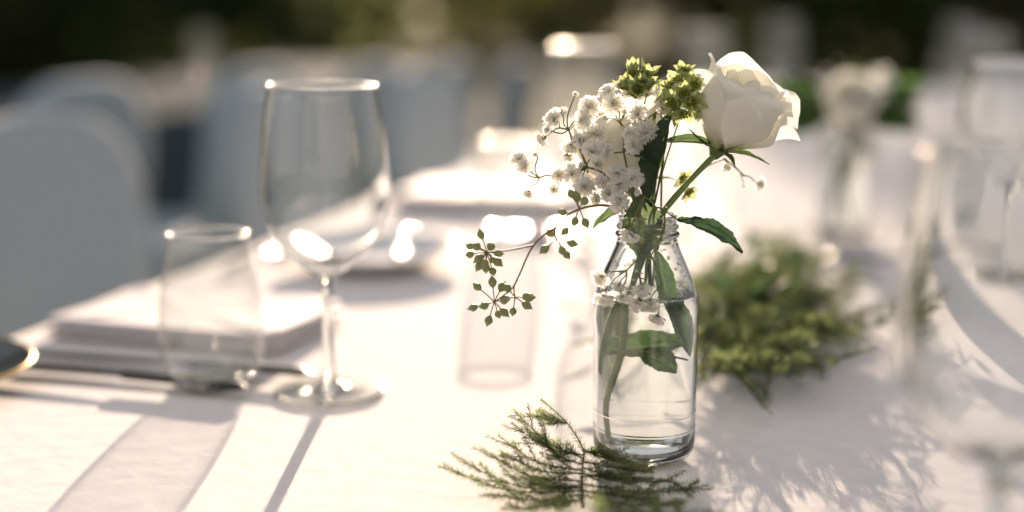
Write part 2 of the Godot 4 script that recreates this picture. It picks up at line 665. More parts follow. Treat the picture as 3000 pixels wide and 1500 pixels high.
func tree_crown(r: Vector3, leaves: int, size: float, sd: int, a: Color, b: Color) -> ArrayMesh:
	var g := Geo.new()
	var rr := RandomNumberGenerator.new()
	rr.seed = sd
	var clumps := []
	for k in 34:
		var d := Vector3(rr.randfn(), rr.randfn(), rr.randfn()).normalized() * pow(rr.randf(), 0.4)
		clumps.append([d * r, rr.randf_range(0.16, 0.34), rr.randf()])
	for k in leaves:
		var c: Array = clumps[rr.randi() % clumps.size()]
		var p: Vector3 = c[0] + Vector3(rr.randfn(), rr.randfn(), rr.randfn()) * c[1] * r.x * 0.55
		var n := Vector3(rr.randfn(), rr.randfn() + 0.6, rr.randfn()).normalized()
		var t := n.cross(Vector3(rr.randfn(), rr.randfn(), rr.randfn())).normalized()
		var u := n.cross(t)
		var s := size * rr.randf_range(0.6, 1.3)
		g.tint = a.lerp(b, clampf(c[2] * 0.7 + rr.randf() * 0.3, 0, 1))
		var i0 := g.point(p - t * s * 0.35)
		var i1 := g.point(p + u * s * 0.5)
		var i2 := g.point(p + t * s * 0.35)
		var i3 := g.point(p - u * s * 0.5)
		g.tri(i0, i1, i2); g.tri(i0, i2, i3)
	return g.mesh()


# ---------------------------------------------------------------- tableware
var wine_meshes := []
var tumbler_meshes := []


func make_glasses() -> void:
	var bowl := Geo.new()
	bowl.lathe(shell(profile([[4.2, 77], [9, 79.5], [19, 86], [31, 99], [38.5, 114], [41.5, 131], [41, 150], [38.2, 175], [34.5, 200]], 5), 0.0011, 0.081), 64)
	var thick := Geo.new()
	thick.lathe(shell(profile([[4.2, 77], [9, 79.5], [19, 86], [31, 99], [38.5, 114], [41.5, 131], [41, 150], [38.2, 175], [34.7, 200]], 5), 0.0021, 0.09, 1.6), 64)
	var stem := Geo.new()
	stem.lathe(profile([[0, 4.2], [7.5, 4.2], [5.2, 8], [4.0, 16], [3.6, 40], [3.7, 62], [4.6, 72], [6.2, 77.6], [4.5, 78.6], [0, 79]], 4), 24)
	var foot := Geo.new()
	foot.lathe(profile([[0, 1.4], [20, 0.6], [34, 0.2], [36.3, 0.7], [36.4, 1.5], [34.5, 2.0], [27, 2.2], [19, 2.7], [11, 4.0], [7, 6.2], [0, 6.4]], 4), 64)
	var bead := func(rad: float, y: float, t: float):
		var g := Geo.new()
		var q := PackedVector2Array()
		for k in 13:
			q.append(Vector2(rad + cos(TAU * k / 12.0) * t, y + sin(TAU * k / 12.0) * t))
		g.lathe(q, 64)
		return g.mesh()
	wine_meshes = [bowl.mesh(), stem.mesh(), foot.mesh(), bead.call(0.0339, 0.2008, 0.00075), thick.mesh()]
	var body := Geo.new()
	body.lathe(shell(profile([[21, 0.4], [26.5, 5], [31.5, 14], [34.4, 26], [35, 38], [32.8, 63], [28.5, 88], [25.8, 102]], 5), 0.0016, 0.009), 64)
	var base := Geo.new()
	base.lathe(profile([[0, 1.6], [14, 1.2], [20, 0.7], [24.4, 3.5], [26.4, 6.4], [22, 8.0], [12, 8.6], [0, 8.7]], 4), 48)
	tumbler_meshes = [body.mesh(), base.mesh(), bead.call(0.025, 0.1032, 0.001)]


func wine_glass(label: String, at: Vector3, heavy := false) -> Node3D:
	var o := thing("wine_glass", label, "wine glass", at, rng.randf() * TAU, "wine glasses on the tables")
	obj("bowl", wine_meshes[0], M.clear_glass if heavy else M.thin_glass, o)
	if heavy:
		(o.get_node("bowl") as MeshInstance3D).mesh = wine_meshes[4]
	obj("rim", wine_meshes[3], M.rim_glass, o)
	obj("stem", wine_meshes[1], M.solid_glass, o)
	obj("foot", wine_meshes[2], M.rim_glass, o)
	return o


func tumbler(label: String, at: Vector3) -> Node3D:
	var o := thing("water_tumbler", label, "glass", at, rng.randf() * TAU, "stemless tumblers on the tables")
	obj("body", tumbler_meshes[0], M.pressed_glass, o)
	obj("rim", tumbler_meshes[2], M.rim_glass, o)
	obj("base", tumbler_meshes[1], M.solid_glass, o)
	return o


func napkin(label: String, at: Vector3, turn: float, half: Vector2, thick: float) -> Node3D:
	var o := thing("folded_napkin", label, "napkin", at, turn, "folded napkins laid at the places")
	var sheets := 2
	for k in sheets:
		var g := Geo.new()
		var sd := rng.randf() * 100.0
		var y0 := thick * k / sheets + 0.0004
		var y1 := thick * (k + 1) / sheets - 0.0004
		var grow := 1.0 - 0.03 * k
		# a soft pillow-edged sheet, folded edge rounded
		g.grid(40, 28, func(x: float, y: float):
			var lat := (y - 0.5) * PI
			var a := x * TAU
			var e := 0.16
			var cx := signf(cos(a)) * pow(absf(cos(a)), e)
			var cz := signf(sin(a)) * pow(absf(sin(a)), e)
			var k2 := pow(absf(cos(lat)), 0.12) if absf(lat) < PI / 2 - 0.001 else 0.0
			var top := signf(sin(lat)) * pow(absf(sin(lat)), 0.6)
			var p := Vector3(cx * half.x * grow * k2, 0, cz * half.y * grow * k2)
			var wav := wobble.get_noise_2d(p.x * 300.0 + sd, p.z * 300.0) * 0.0016
			p.y = lerpf(y0, y1, top * 0.5 + 0.5) + (wav * (0.8 + 1.6 * k) if top > 0 else 0.0)
			return p, true)
		obj("fold", g, M.napkin_linen, o)
	return o


func plate(label: String, at: Vector3, r: float, m: Material, group: String) -> Node3D:
	var o := thing("side_plate", label, "plate", at, 0.0, group)
	var k := r * 10.0
	var g := Geo.new()
	g.lathe(profile([[0, 1], [52 * k, 0.6], [58 * k, 1.2], [74 * k, 6], [95 * k, 13], [99 * k, 15], [98 * k, 16.4], [94 * k, 15.4], [73 * k, 9], [58 * k, 5], [50 * k, 4], [0, 4]], 4), 64)
	obj("dish", g, m, o)
	var e := Geo.new()
	e.lathe(profile([[98.2 * k, 14.6], [100.2 * k, 15.4], [99.6 * k, 16.8], [97.6 * k, 16.9], [98.2 * k, 14.6]], 4), 64)
	obj("edge", e, M.gold_edge if m == M.dark_glaze and at.x < -0.3 else m, o)
	return o


func knife(label: String, at: Vector3, turn: float) -> Node3D:
	var o := thing("table_knife", label, "knife", at, turn, "knives beside the first place")
	var h := Geo.new()
	h.grid(12, 14, func(x: float, y: float):
		var a := x * TAU
		var w := 0.0044 + 0.0022 * y * y
		var z := 0.1 * y
		if y == 0.0 or y == 1.0:
			w *= 0.05
		return Vector3(cos(a) * w, 0.0052 + sin(a) * 0.004 * (0.7 if y < 1.0 and y > 0.0 else 0.05), -z - 0.09), true, true)
	obj("handle", h, M.dark_steel, o)
	var b := Geo.new()
	b.grid(8, 16, func(x: float, y: float):
		var a := x * TAU
		var w := 0.0085 * pow(sin(PI * clampf(0.08 + y * 0.66, 0, 1)), 0.6) if y > 0.0 else 0.0002
		return Vector3(cos(a) * w, 0.0052 + sin(a) * 0.0009, -0.095 + y * 0.12), true)
	obj("blade", b, M.dark_steel, o)
	return o


func spoon(label: String, at: Vector3, turn: float) -> Node3D:
	var o := thing("dessert_spoon", label, "spoon", at, turn, "spoons at the far places")
	var b := Geo.new()
	b.grid(20, 12, func(x: float, y: float):
		var g := (y - 0.5) * PI
		var p := Vector3(0.0165 * cos(g) * cos(x * TAU), 0.0, 0.026 * cos(g) * sin(x * TAU))
		var dome := 0.0085 * (1.0 - pow(p.x / 0.0165, 2.0) - pow(p.z / 0.026, 2.0)) + 0.001
		return p + Vector3(0, dome + (0.0006 if y > 0.5 else -0.0006), 0), true)
	obj("bowl", b, M.cutlery_steel, o)
	var h := Geo.new()
	h.tube(curve([Vector3(0, 0.002, 0.024), Vector3(0, 0.007, 0.05), Vector3(0, 0.006, 0.1), Vector3(0, 0.003, 0.135)], 12), PackedFloat32Array([0.0024, 0.0022, 0.002, 0.002, 0.002, 0.0022, 0.0024, 0.0027, 0.003, 0.0033, 0.0036, 0.0035, 0.002]), 10)
	obj("handle", h, M.cutlery_steel, o)
	return o


# ---------------------------------------------------------------- chairs and tables
var chair_meshes := []


func make_chair() -> void:
	var back := Geo.new()
	back.grid(36, 44, func(x: float, y0: float):
		# a slab with round top corners and soft edges, flaring to the floor at the back
		var a := x * TAU
		var y := 1.0 - pow(1.0 - y0, 2.2)
		var hgt := y * 0.86
		var hw := 0.205 + 0.012 * (1.0 - y)
		if y > 0.84:
			var f := (y - 0.84) / 0.16
			hw *= pow(maxf(0.0, 1.0 - f * f), 0.3)
		var ht := 0.03
		if y > 0.96:
			ht *= pow(maxf(0.0, 1.0 - pow((y - 0.96) / 0.04, 2.0)), 0.4)
		var cx := signf(cos(a)) * pow(absf(cos(a)), 0.45)
		var cz := signf(sin(a)) * pow(absf(sin(a)), 0.35)
		var lean := -0.05 * y - 0.02 * y * y
		return Vector3(cx * ht + lean + 0.012 * cz * cz, hgt, cz * hw + 0.004 * sin(hgt * 30.0 + cx)), true)
	var seat := Geo.new()
	seat.grid(32, 16, func(x: float, y: float):
		var a := x * TAU
		var cx := signf(cos(a)) * pow(absf(cos(a)), 0.4)
		var cz := signf(sin(a)) * pow(absf(sin(a)), 0.4)
		var k := 1.0
		var hgt := lerpf(0.0, 0.47, minf(1.0, y / 0.75))
		if y > 0.75:
			k = cos((y - 0.75) / 0.25 * PI / 2)
			hgt = 0.47 + 0.014 * sin((y - 0.75) / 0.25 * PI / 2)
		else:
			k = 1.0 + 0.05 * (1.0 - y / 0.75) + 0.012 * sin(a * 14.0) * (1.0 - y / 0.75)
		return Vector3(0.235 + cx * 0.205 * k, hgt, cz * 0.212 * k), true)
	chair_meshes = [back.mesh(), seat.mesh()]


# faces local +X; stands with its back at the given place
func chair(label: String, at: Vector3, turn: float) -> Node3D:
	var o := thing("covered_chair", label, "chair", at, turn, "chairs in pale covers")
	obj("backrest_cover", chair_meshes[0], M.shaded_chair_cover, o)
	obj("seat_cover", chair_meshes[1], M.shaded_chair_cover, o)
	return o


func long_table(label: String, cloth_label: String, at: Vector3, half: Vector2, high: float, cloth: Material) -> void:
	var o := thing("banquet_table", label, "table", at, TURN)
	var g := Geo.new()
	g.box(Vector3(0, high - 0.024, 0), Vector3(half.x - 0.006, 0.016, half.y - 0.006), 0.003)
	obj("tabletop", g, M.wood, o)
	for sx in [-1, 1]:
		for sz in [-1, 0, 1]:
			var l := Geo.new()
			l.box(Vector3(sx * (half.x - 0.12), (high - 0.042) / 2, sz * (half.y - 0.2)), Vector3(0.028, (high - 0.042) / 2, 0.028), 0.004)
			obj("leg", l, M.wood, o)
	var c := Geo.new()
	var nu := 260
	var drop := 0.34
	# one sheet: the flat top, rounded over the edge, then hanging in soft folds
	var edge := func(x: float):
		var per := 4.0 * (half.x + half.y)
		var d := x * per
		var r := 0.03
		var p := Vector2.ZERO
		var out := Vector2.ZERO
		if d < 2 * half.y:
			p = Vector2(half.x, -half.y + d); out = Vector2(1, 0)
		elif d < 2 * half.y + 2 * half.x:
			p = Vector2(half.x - (d - 2 * half.y), half.y); out = Vector2(0, 1)
		elif d < 4 * half.y + 2 * half.x:
			p = Vector2(-half.x, half.y - (d - 2 * half.y - 2 * half.x)); out = Vector2(-1, 0)
		else:
			p = Vector2(-half.x + (d - 4 * half.y - 2 * half.x), -half.y); out = Vector2(0, -1)
		var q := Vector2(clampf(p.x, -half.x + r, half.x - r), clampf(p.y, -half.y + r, half.y - r))
		var o2 := (p - q)
		return [q + o2.normalized() * r if o2.length() > 0 else p, o2.normalized() if o2.length() > 0 else out]
	c.grid(nu, 18, func(x: float, y: float):
		var e: Array = edge.call(x)
		var p: Vector2 = e[0]
		var n: Vector2 = e[1]
		if y <= 0.34:
			var f := y / 0.34
			var q := p * f
			return Vector3(q.x, high - 0.0005 + wobble.get_noise_2d(q.x * 26.0, q.y * 26.0) * 0.0009 * (1.0 - pow(f, 8.0)), q.y)
		var g2 := (y - 0.34) / 0.66
		var down := maxf(0.0, g2 - 0.08) / 0.92 * drop
		var bend := minf(1.0, g2 / 0.16)
		var out := 0.008 * sin(bend * PI / 2) + down * (0.05 + 0.10 * (sin(x * 150.0) * 0.5 + 0.5) * (down / drop))
		return Vector3(p.x + n.x * out, high - 0.0005 - 0.008 * (1.0 - cos(bend * PI / 2)) - down, p.y + n.y * out), true, true)
	var cl := obj("tablecloth", c, cloth)
	cl.position = at + Vector3(0, 0.0015, 0)
	cl.rotation.y = TURN
	tag(cl, cloth_label, "tablecloth", "tablecloths")


# ---------------------------------------------------------------- the bottle and what stands in it
func bottle(label: String, at: Vector3) -> Node3D:
	var o := thing("glass_bottle", label, "bottle", at, 0.0, "flower bottles down the table")
	var outer := profile([[17, 0.2], [22.5, 0.1], [26.2, 1.6], [28.2, 5], [28.7, 10], [28.75, 17.2], [28.95, 18], [28.75, 18.8], [28.75, 26.2], [28.95, 27], [28.75, 27.8], [29, 45], [29.2, 70], [29.3, 86], [28.2, 94], [25.2, 102], [21.4, 111], [18.2, 118.5], [16.6, 123], [16.3, 124.6], [17.5, 125.6], [17.6, 127], [16.2, 128], [16.15, 129], [17.1, 130], [17.1, 131.2], [16.1, 132.2], [16.1, 136.4]], 4)
	var g := Geo.new()
	var inner := profile([[14.2, 136.4], [14.2, 124], [15.4, 119.5], [18.6, 112], [22.6, 103], [26.0, 94.6], [27.1, 86], [27.0, 60], [26.8, 30], [26.6, 12], [24.5, 6.6], [18, 4.6], [8, 5.6], [0, 6]], 5)
	var whole := PackedVector2Array([Vector2(0, 0.0022), Vector2(0.009, 0.0014)])
	whole.append_array(outer)
	for k in range(1, 7):
		var a := PI * k / 7.0
		whole.append(Vector2(0.01515 + cos(a) * 0.00095, 0.1364 + sin(a) * 0.00095))
	whole.append_array(inner)
	g.lathe(whole, 96)
	obj("glass_body", g, M.bottle_glass, o)
	var dots := Geo.new()
	for k in 46:
		if k % 7 == 4 or k % 11 == 3:
			continue
		var a := TAU * k / 46.0
		dots.add(ellipsoid(Vector3(0.0011, 0.0005, 0.0005)), Transform3D(Basis(Vector3.UP, -a + PI / 2), Vector3(cos(a) * 0.0269, 0.0029, sin(a) * 0.0269)))
	var d := obj("moulded_dots", dots, M.bottle_glass, o)
	d.set_meta("kind", "stuff")
	var w := Geo.new()
	w.lathe(profile([[0, 6.1], [8, 5.75], [18, 4.75], [24.4, 6.75], [26.5, 12], [26.7, 30], [26.9, 60], [27.0, 86], [26.35, 92.2], [25.75, 94.3], [25.0, 93.0], [23.0, 92.3], [0, 92.1]], 5), 72)
	obj("water", w, M.water, o)
	var drops := Geo.new()
	for k in 150:
		var a := rng.randf() * TAU
		var y := lerpf(94.5, 116, pow(rng.randf(), 1.6))
		var r := lerpf(26.0, 17.0, (y - 94.5) / 22.0) - 0.2
		var s := rng.randf_range(0.3, 1.1) * 0.001
		drops.add(ellipsoid(Vector3(s, s, s), 6, 4), Transform3D(Basis(), Vector3(cos(a) * r, y, sin(a) * r) * Vector3(0.001, 0.001, 0.001)))
	d = obj("droplets", drops, M.water, o)
	d.set_meta("kind", "stuff")
	return o


func ellipsoid(r: Vector3, around := 8, rows := 5) -> Geo:
	var g := Geo.new()
	g.ball(Vector3.ZERO, r, around, rows)
	return g


func leaf_part(o: Node3D, called: String, base: Vector3, a: Vector3, b: Vector3, up: Vector3, width: float, teeth: int, fold: float, droop: float, col: Color, shape := 0.45, m: Material = null) -> MeshInstance3D:
	var g := leaf((b - a).length() * 0.001, width * 0.001, teeth, fold, droop, col, shape)
	var r := obj(called, g, m if m else M.leaf, o)
	var t := aim((a - base) * 0.001, (b - base) * 0.001, up)
	r.transform = t * Transform3D(Basis(Vector3.RIGHT, -droop * 0.5), Vector3.ZERO)
	return r


func petiole(o: Node3D, base: Vector3, pts: Array, r: float, col: Color) -> void:
	var g := Geo.new()
	g.tint = col
	var q := []
	for p in pts:
		q.append((p - base) * 0.001)
	g.tube(curve(q, 10), taper(r * 0.001, r * 0.0007, 10), 6)
	obj("stalk", g, M.stem, o)


# star-shaped flower of a hare's-ear stalk: pointed bracts round tiny yellow florets
func bract_flower(o: Node3D, at: Vector3, axis: Vector3, size: float, n: int, cup: float) -> void:
	var t := stand(at, axis, rng.randf() * TAU)
	for k in n:
		var phi := TAU * (k + rng.randf_range(-0.15, 0.15)) / n
		var out := Vector3(cos(phi), 0, sin(phi))
		var g := leaf(size * rng.randf_range(0.7, 1.2), size * 0.58, 0, 0.5, -0.4, Color(0.38, 0.44, 0.21) * rng.randf_range(0.75, 1.25), 0.42)
		obj("bract", g, M.thin_leaf, o).transform = t * aim(Vector3.ZERO, out + Vector3(0, cup, 0))
	var f := Geo.new()
	f.tint = Color(0.42, 0.42, 0.07)
	for k in 9:
		var phi := TAU * k / 8.0
		var r := size * (0.22 if k < 8 else 0.0)
		var p := Vector3(cos(phi) * r, size * 0.28, sin(phi) * r)
		f.ball(p, Vector3.ONE * size * 0.085, 6, 4)
		f.tube(PackedVector3Array([Vector3.ZERO, p]), PackedFloat32Array([size * 0.03]), 4)
	var b := obj("florets", f, M.thin_leaf, o)
	b.transform = t
	b.set_meta("kind", "stuff")


func seed_pods(label: String) -> Node3D:
	var base := Vector3(-12, 140, 8)
	var o := thing("seeded_eucalyptus", label, "sprig", BOTTLE + base * 0.001)
	var s := Geo.new()
	s.tint = Color(0.19, 0.13, 0.045)
	var main := [Vector3(-8, 126, 4), base, Vector3(-23, 144, 14), Vector3(-30, 145, 20), Vector3(-38, 144, 24), Vector3(-45, 141, 26), Vector3(-51, 135, 28), Vector3(-57, 131, 28), Vector3(-63, 125, 28), Vector3(-67, 118, 30), Vector3(-71, 109, 32), Vector3(-75, 102, 33), Vector3(-84, 95, 33)]
	var run := func(pts: Array, a: float, b: float):
		var q := []
		for p in pts:
			q.append((p - base) * 0.001)
		s.tube(curve(q, pts.size() * 4), taper(a * 0.001, b * 0.001, pts.size() * 4), 6)
	run.call(main, 0.75, 0.42)
	run.call([Vector3(-63, 125, 28), Vector3(-72, 123, 28), Vector3(-81, 121.5, 28), Vector3(-88, 121, 28)], 0.5, 0.36)
	run.call([Vector3(-51, 135, 28), Vector3(-52, 132.5, 28.5), Vector3(-51, 128, 28)], 0.6, 0.4)
	run.call([Vector3(-71, 109, 32), Vector3(-73.5, 103, 32), Vector3(-73, 97, 31)], 0.45, 0.36)
	var groups := [
		[Vector3(-88, 121, 28), [Vector3(-91, 130, 25), Vector3(-97, 124, 26), Vector3(-97, 119, 23), Vector3(-93, 125, 33), Vector3(-92, 118, 29), Vector3(-92, 114, 29), Vector3(-88.5, 112, 24), Vector3(-85, 110, 23), Vector3(-89, 116, 33), Vector3(-85, 116, 22), Vector3(-82, 121, 31), Vector3(-82.5, 116.5, 30), Vector3(-86, 123, 22)]],
		[Vector3(-84, 95, 33), [Vector3(-93, 102, 27), Vector3(-85, 105, 30), Vector3(-95, 92.5, 35), Vector3(-89, 94, 37), Vector3(-87, 85, 32), Vector3(-80, 102, 28), Vector3(-79, 90, 34), Vector3(-82, 88, 30), Vector3(-79, 97, 38)]],
		[Vector3(-73, 97, 31), [Vector3(-77.5, 95.5, 27), Vector3(-74, 89, 28), Vector3(-67, 98.5, 36), Vector3(-67, 93, 31), Vector3(-65.5, 96.5, 28), Vector3(-77, 102.5, 33)]],
		[Vector3(-51, 128, 28), [Vector3(-54, 131, 26), Vector3(-46.5, 132, 26), Vector3(-43, 126, 28), Vector3(-57, 123, 28), Vector3(-48, 122.5, 29), Vector3(-45.5, 119.5, 25)]],
		[Vector3(-39, 144, 24), [Vector3(-43, 152, 27), Vector3(-40, 149.5, 21), Vector3(-36.5, 148.5, 28), Vector3(-41, 137, 22), Vector3(-35.5, 136.5, 23)]],
		[Vector3(-44, 141.5, 26), [Vector3(-47.5, 142.5, 27)]]]
	var pod := Geo.new()
	pod.tint = Color(0.24, 0.26, 0.11)
	pod.lathe(profile([[0, -2.7], [0.5, -2.5], [1.6, -1.3], [2.2, 0.1], [2.05, 1.0], [1.3, 2.2], [0.5, 3.1], [0.2, 3.8], [0, 4.1]], 3), 12)
	var pod_mesh := pod.mesh()
	for grp in groups:
		for q in grp[1]:
			var dir: Vector3 = (q - grp[0]).normalized()
			run.call([grp[0], grp[0].lerp(q - dir * 2.0, 0.5) + Vector3(0, 0.3, 0), q - dir * 2.0], 0.34, 0.3)
			var p := obj("seed_pod", pod_mesh, M.stem, o)
			var t := stand((q - base) * 0.001, dir, rng.randf() * TAU)
			p.transform = Transform3D(t.basis * Basis.from_scale(Vector3.ONE * rng.randf_range(0.88, 1.1)), t.origin)
	obj("stems", s, M.stem, o)
	return o


func bouquet() -> void:
	var b := bottle("clear glass bottle of water holding the white rose and seed sprig", BOTTLE)
	var r := rose("white rose in full bloom on a thick stem, rising over the bottle of water", BOTTLE + mm(38, 174, 0), Vector3(0.36, 0.86, 0.28), 0.2,
		[BOTTLE + mm(37, 171, 0), BOTTLE + mm(26, 160, 2), BOTTLE + mm(15, 148, 4), BOTTLE + mm(6, 136, 4), BOTTLE + mm(-3, 118, 3), BOTTLE + mm(-9, 92, 3), BOTTLE + mm(-10, 70, 4), BOTTLE + mm(-12, 57, 5), BOTTLE + mm(-17, 40, 6), BOTTLE + mm(-19, 28, 6), BOTTLE + mm(-17, 11, 6)])
	var rb := Vector3(38, 174, 0)
	leaf_part(r, "leaf", rb, Vector3(33, 177, 8), Vector3(5, 178, 14), Vector3(0.25, 0.8, 0.6), 7.5, 0, 0.5, 0.5, Color(0.085, 0.135, 0.05), 0.42)
	# leaves of its stem under water
	petiole(r, rb, [Vector3(-12, 58, 5), Vector3(-6, 63, 8), Vector3(6, 62, 9), Vector3(19, 57, 6)], 0.8, Color(0.2, 0.2, 0.07))
	leaf_part(r, "leaf", rb, Vector3(-4, 62, 6), Vector3(14, 50, 8), Vector3(0.1, 0.75, 0.65), 16, 9, 0.3, 0.8, Color(0.09, 0.17, 0.05))
	leaf_part(r, "leaf", rb, Vector3(18, 64, -8), Vector3(-20, 58, -6), Vector3(0.1, 0.8, 0.6), 19, 10, 0.35, 0.5, Color(0.10, 0.18, 0.06))
	leaf_part(r, "leaf", rb, Vector3(9, 92, 4), Vector3(20, 58, 4), Vector3(0.5, 0.1, 0.9), 12, 9, 0.6, 0.5, Color(0.10, 0.17, 0.07))
	var two := rose("cream rose half hidden behind the gypsophila in the bottle", BOTTLE + mm(-8, 150, -26), Vector3(-0.25, 0.95, 0.1), 1.4,
		[BOTTLE + mm(-8, 148, -26), BOTTLE + mm(-3, 136, -10), BOTTLE + mm(0, 118, -4), BOTTLE + mm(-14, 80, -2), BOTTLE + mm(-21, 48, 0)])
	two.scale = Vector3.ONE
	# leaves in the mouth of the bottle
	var lb := Vector3(0, 132, 4)
	var lv := thing("rose_leaf_spray", "spray of dark serrated rose leaves standing in the bottle mouth", "leaf spray", BOTTLE + lb * 0.001)
	petiole(lv, lb, [Vector3(2, 90, 0), lb, Vector3(3, 145, 8), Vector3(7, 168, 10)], 0.8, Color(0.08, 0.12, 0.04))
	leaf_part(lv, "leaf", lb, Vector3(1, 143, 12), Vector3(13, 196, 6), Vector3(-0.8, 0.0, 0.6), 17, 14, 0.75, 0.35, Color(0.045, 0.075, 0.035))
	leaf_part(lv, "leaf", lb, Vector3(-3, 112, 4), Vector3(-5, 150, 7), Vector3(0.1, 0.0, 1), 23, 12, 0.3, 0.4, Color(0.11, 0.16, 0.075), 0.55)
	leaf_part(lv, "leaf", lb, Vector3(4, 165, 6), Vector3(-12, 172, 12), Vector3(0.2, 0.9, 0.5), 15, 0, 0.5, 0.5, Color(0.05, 0.095, 0.03), 0.5)
	leaf_part(lv, "leaf", lb, Vector3(-10, 141, -2), Vector3(-30, 128, -6), Vector3(-0.3, 0.9, 0.5), 9, 0, 0.5, 0.5, Color(0.09, 0.14, 0.06), 0.4)
	leaf_part(lv, "leaf", lb, Vector3(6, 160, -10), Vector3(-6, 188, -14), Vector3(0.2, 0.2, 1), 17, 10, 0.3, 0.3, Color(0.07, 0.13, 0.03), 0.45)
	leaf_part(lv, "leaf", lb, Vector3(4, 118, 4), Vector3(14, 74, 2), Vector3(0.3, 0.1, 1), 12, 8, 0.4, 0.5, Color(0.09, 0.15, 0.06), 0.45)
	var lr := thing("drooping_rose_leaf", "single dark green serrated leaf drooping from the bottle mouth", "leaf", BOTTLE + mm(8, 139, 4))
	var rr := Vector3(8, 139, 4)
	petiole(lr, rr, [Vector3(4, 128, 3), rr, Vector3(11, 138.5, 8), Vector3(15.5, 135.5, 11)], 0.45, Color(0.12, 0.08, 0.04))
	leaf_part(lr, "leaf", rr, Vector3(15, 136, 11), Vector3(50, 119, 20), Vector3(0.35, 0.85, 0.35), 17, 13, 0.35, 0.55, Color(0.035, 0.075, 0.035), 0.5)
	# hare's-ear
	var hb := Vector3(2, 132, 0)
	var hare := thing("hares_ear_stalk", "lime green stalk with one pointed cup of bracts above the gypsophila", "flower", BOTTLE + hb * 0.001, 0.0, "green filler flowers in the bottle")
	petiole(hare, hb, [Vector3(0, 96, -4), hb, Vector3(2, 165, 0), Vector3(-8, 200, 3)], 0.55, Color(0.22, 0.26, 0.06))
	for q in [[Vector3(-8, 201, 4), Vector3(-0.1, 0.9, 0.4), 10.5, 7, 1.3], [Vector3(-5, 205, 5), Vector3(0.5, 0.9, 0.3), 9.5, 6, 1.2], [Vector3(-12, 205, 4), Vector3(-0.5, 0.9, 0.3), 9.0, 6, 1.2], [Vector3(-8, 204, 9), Vector3(0.1, 0.6, 0.8), 7.5, 6, 0.7], [Vector3(-4, 211, 1), Vector3(0.5, 0.9, 0.0), 9.0, 5, 1.1], [Vector3(-9, 212, 2), Vector3(-0.1, 1.0, 0.1), 8.5, 5, 1.4], [Vector3(-7, 208, 8), Vector3(0.3, 0.7, 0.6), 6.5, 6, 0.9]]:
		bract_flower(hare, (q[0] - hb) * 0.001, q[1], q[2] * 0.0013, q[3], q[4])
	var hare2 := thing("hares_ear_stalk", "lime green cluster of star bracts touching the left side of the white rose", "flower", BOTTLE + hb * 0.001, 0.0, "green filler flowers in the bottle")
	petiole(hare2, hb, [Vector3(3, 96, -2), hb, Vector3(8, 165, 6), Vector3(17, 196, 11)], 0.55, Color(0.2, 0.25, 0.06))
	for q in [[Vector3(17, 214, 10), Vector3(-0.1, 0.9, 0.5)], [Vector3(11, 208, 12), Vector3(-0.7, 0.5, 0.6)], [Vector3(22, 208, 13), Vector3(0.3, 0.6, 0.8)], [Vector3(16, 204, 18), Vector3(0, 0.3, 1)], [Vector3(25, 202, 14), Vector3(0.6, 0.0, 0.8)], [Vector3(11, 200, 15), Vector3(-0.6, -0.3, 0.8)], [Vector3(18, 195, 15), Vector3(0.0, -0.6, 0.8)], [Vector3(20, 210, 7), Vector3(0.2, 0.9, -0.2)], [Vector3(14, 211, 15), Vector3(-0.2, 0.7, 0.7)], [Vector3(20, 200, 18), Vector3(0.2, 0.0, 1)], [Vector3(10, 204, 8), Vector3(-0.9, 0.2, 0.2)], [Vector3(24, 196, 12), Vector3(0.6, -0.5, 0.5)], [Vector3(14, 196, 14), Vector3(-0.3, -0.5, 0.8)], [Vector3(17, 205, 10), Vector3(0.1, 0.2, 1)], [Vector3(15, 200, 8), Vector3(-0.2, 0.1, 1)], [Vector3(20, 204, 9), Vector3(0.3, 0.2, 0.9)]]:
		bract_flower(hare2, (q[0] - hb) * 0.001, q[1], rng.randf_range(0.0078, 0.0095), rng.randi_range(5, 7), rng.randf_range(0.3, 0.7))
	var hare3 := thing("hares_ear_stalk", "lime green bract cluster behind the gypsophila and below the pointed cup", "flower", BOTTLE + hb * 0.001, 0.0, "green filler flowers in the bottle")
	petiole(hare3, hb, [Vector3(0, 100, -8), hb, Vector3(6, 165, -16), Vector3(5, 195, -24)], 0.5, Color(0.2, 0.25, 0.06))
	for q in [[Vector3(3, 201, -25), Vector3(-0.3, 0.8, 0.6), 9.0], [Vector3(8, 197, -24), Vector3(0.6, 0.5, 0.6), 9.0], [Vector3(6, 190, -20), Vector3(0.1, 0.0, 1), 9.0], [Vector3(21, 154, -25), Vector3(0.4, -0.2, 0.9), 9.0], [Vector3(24, 148, -22), Vector3(0.5, -0.6, 0.6), 9.0]]:
		bract_flower(hare3, (q[0] - hb) * 0.001, q[1], q[2] * 0.001, 5, 0.45)
	# gypsophila
	var g := "gypsophila sprigs in the bottle"
	var root := Vector3(-6, 134, 4)
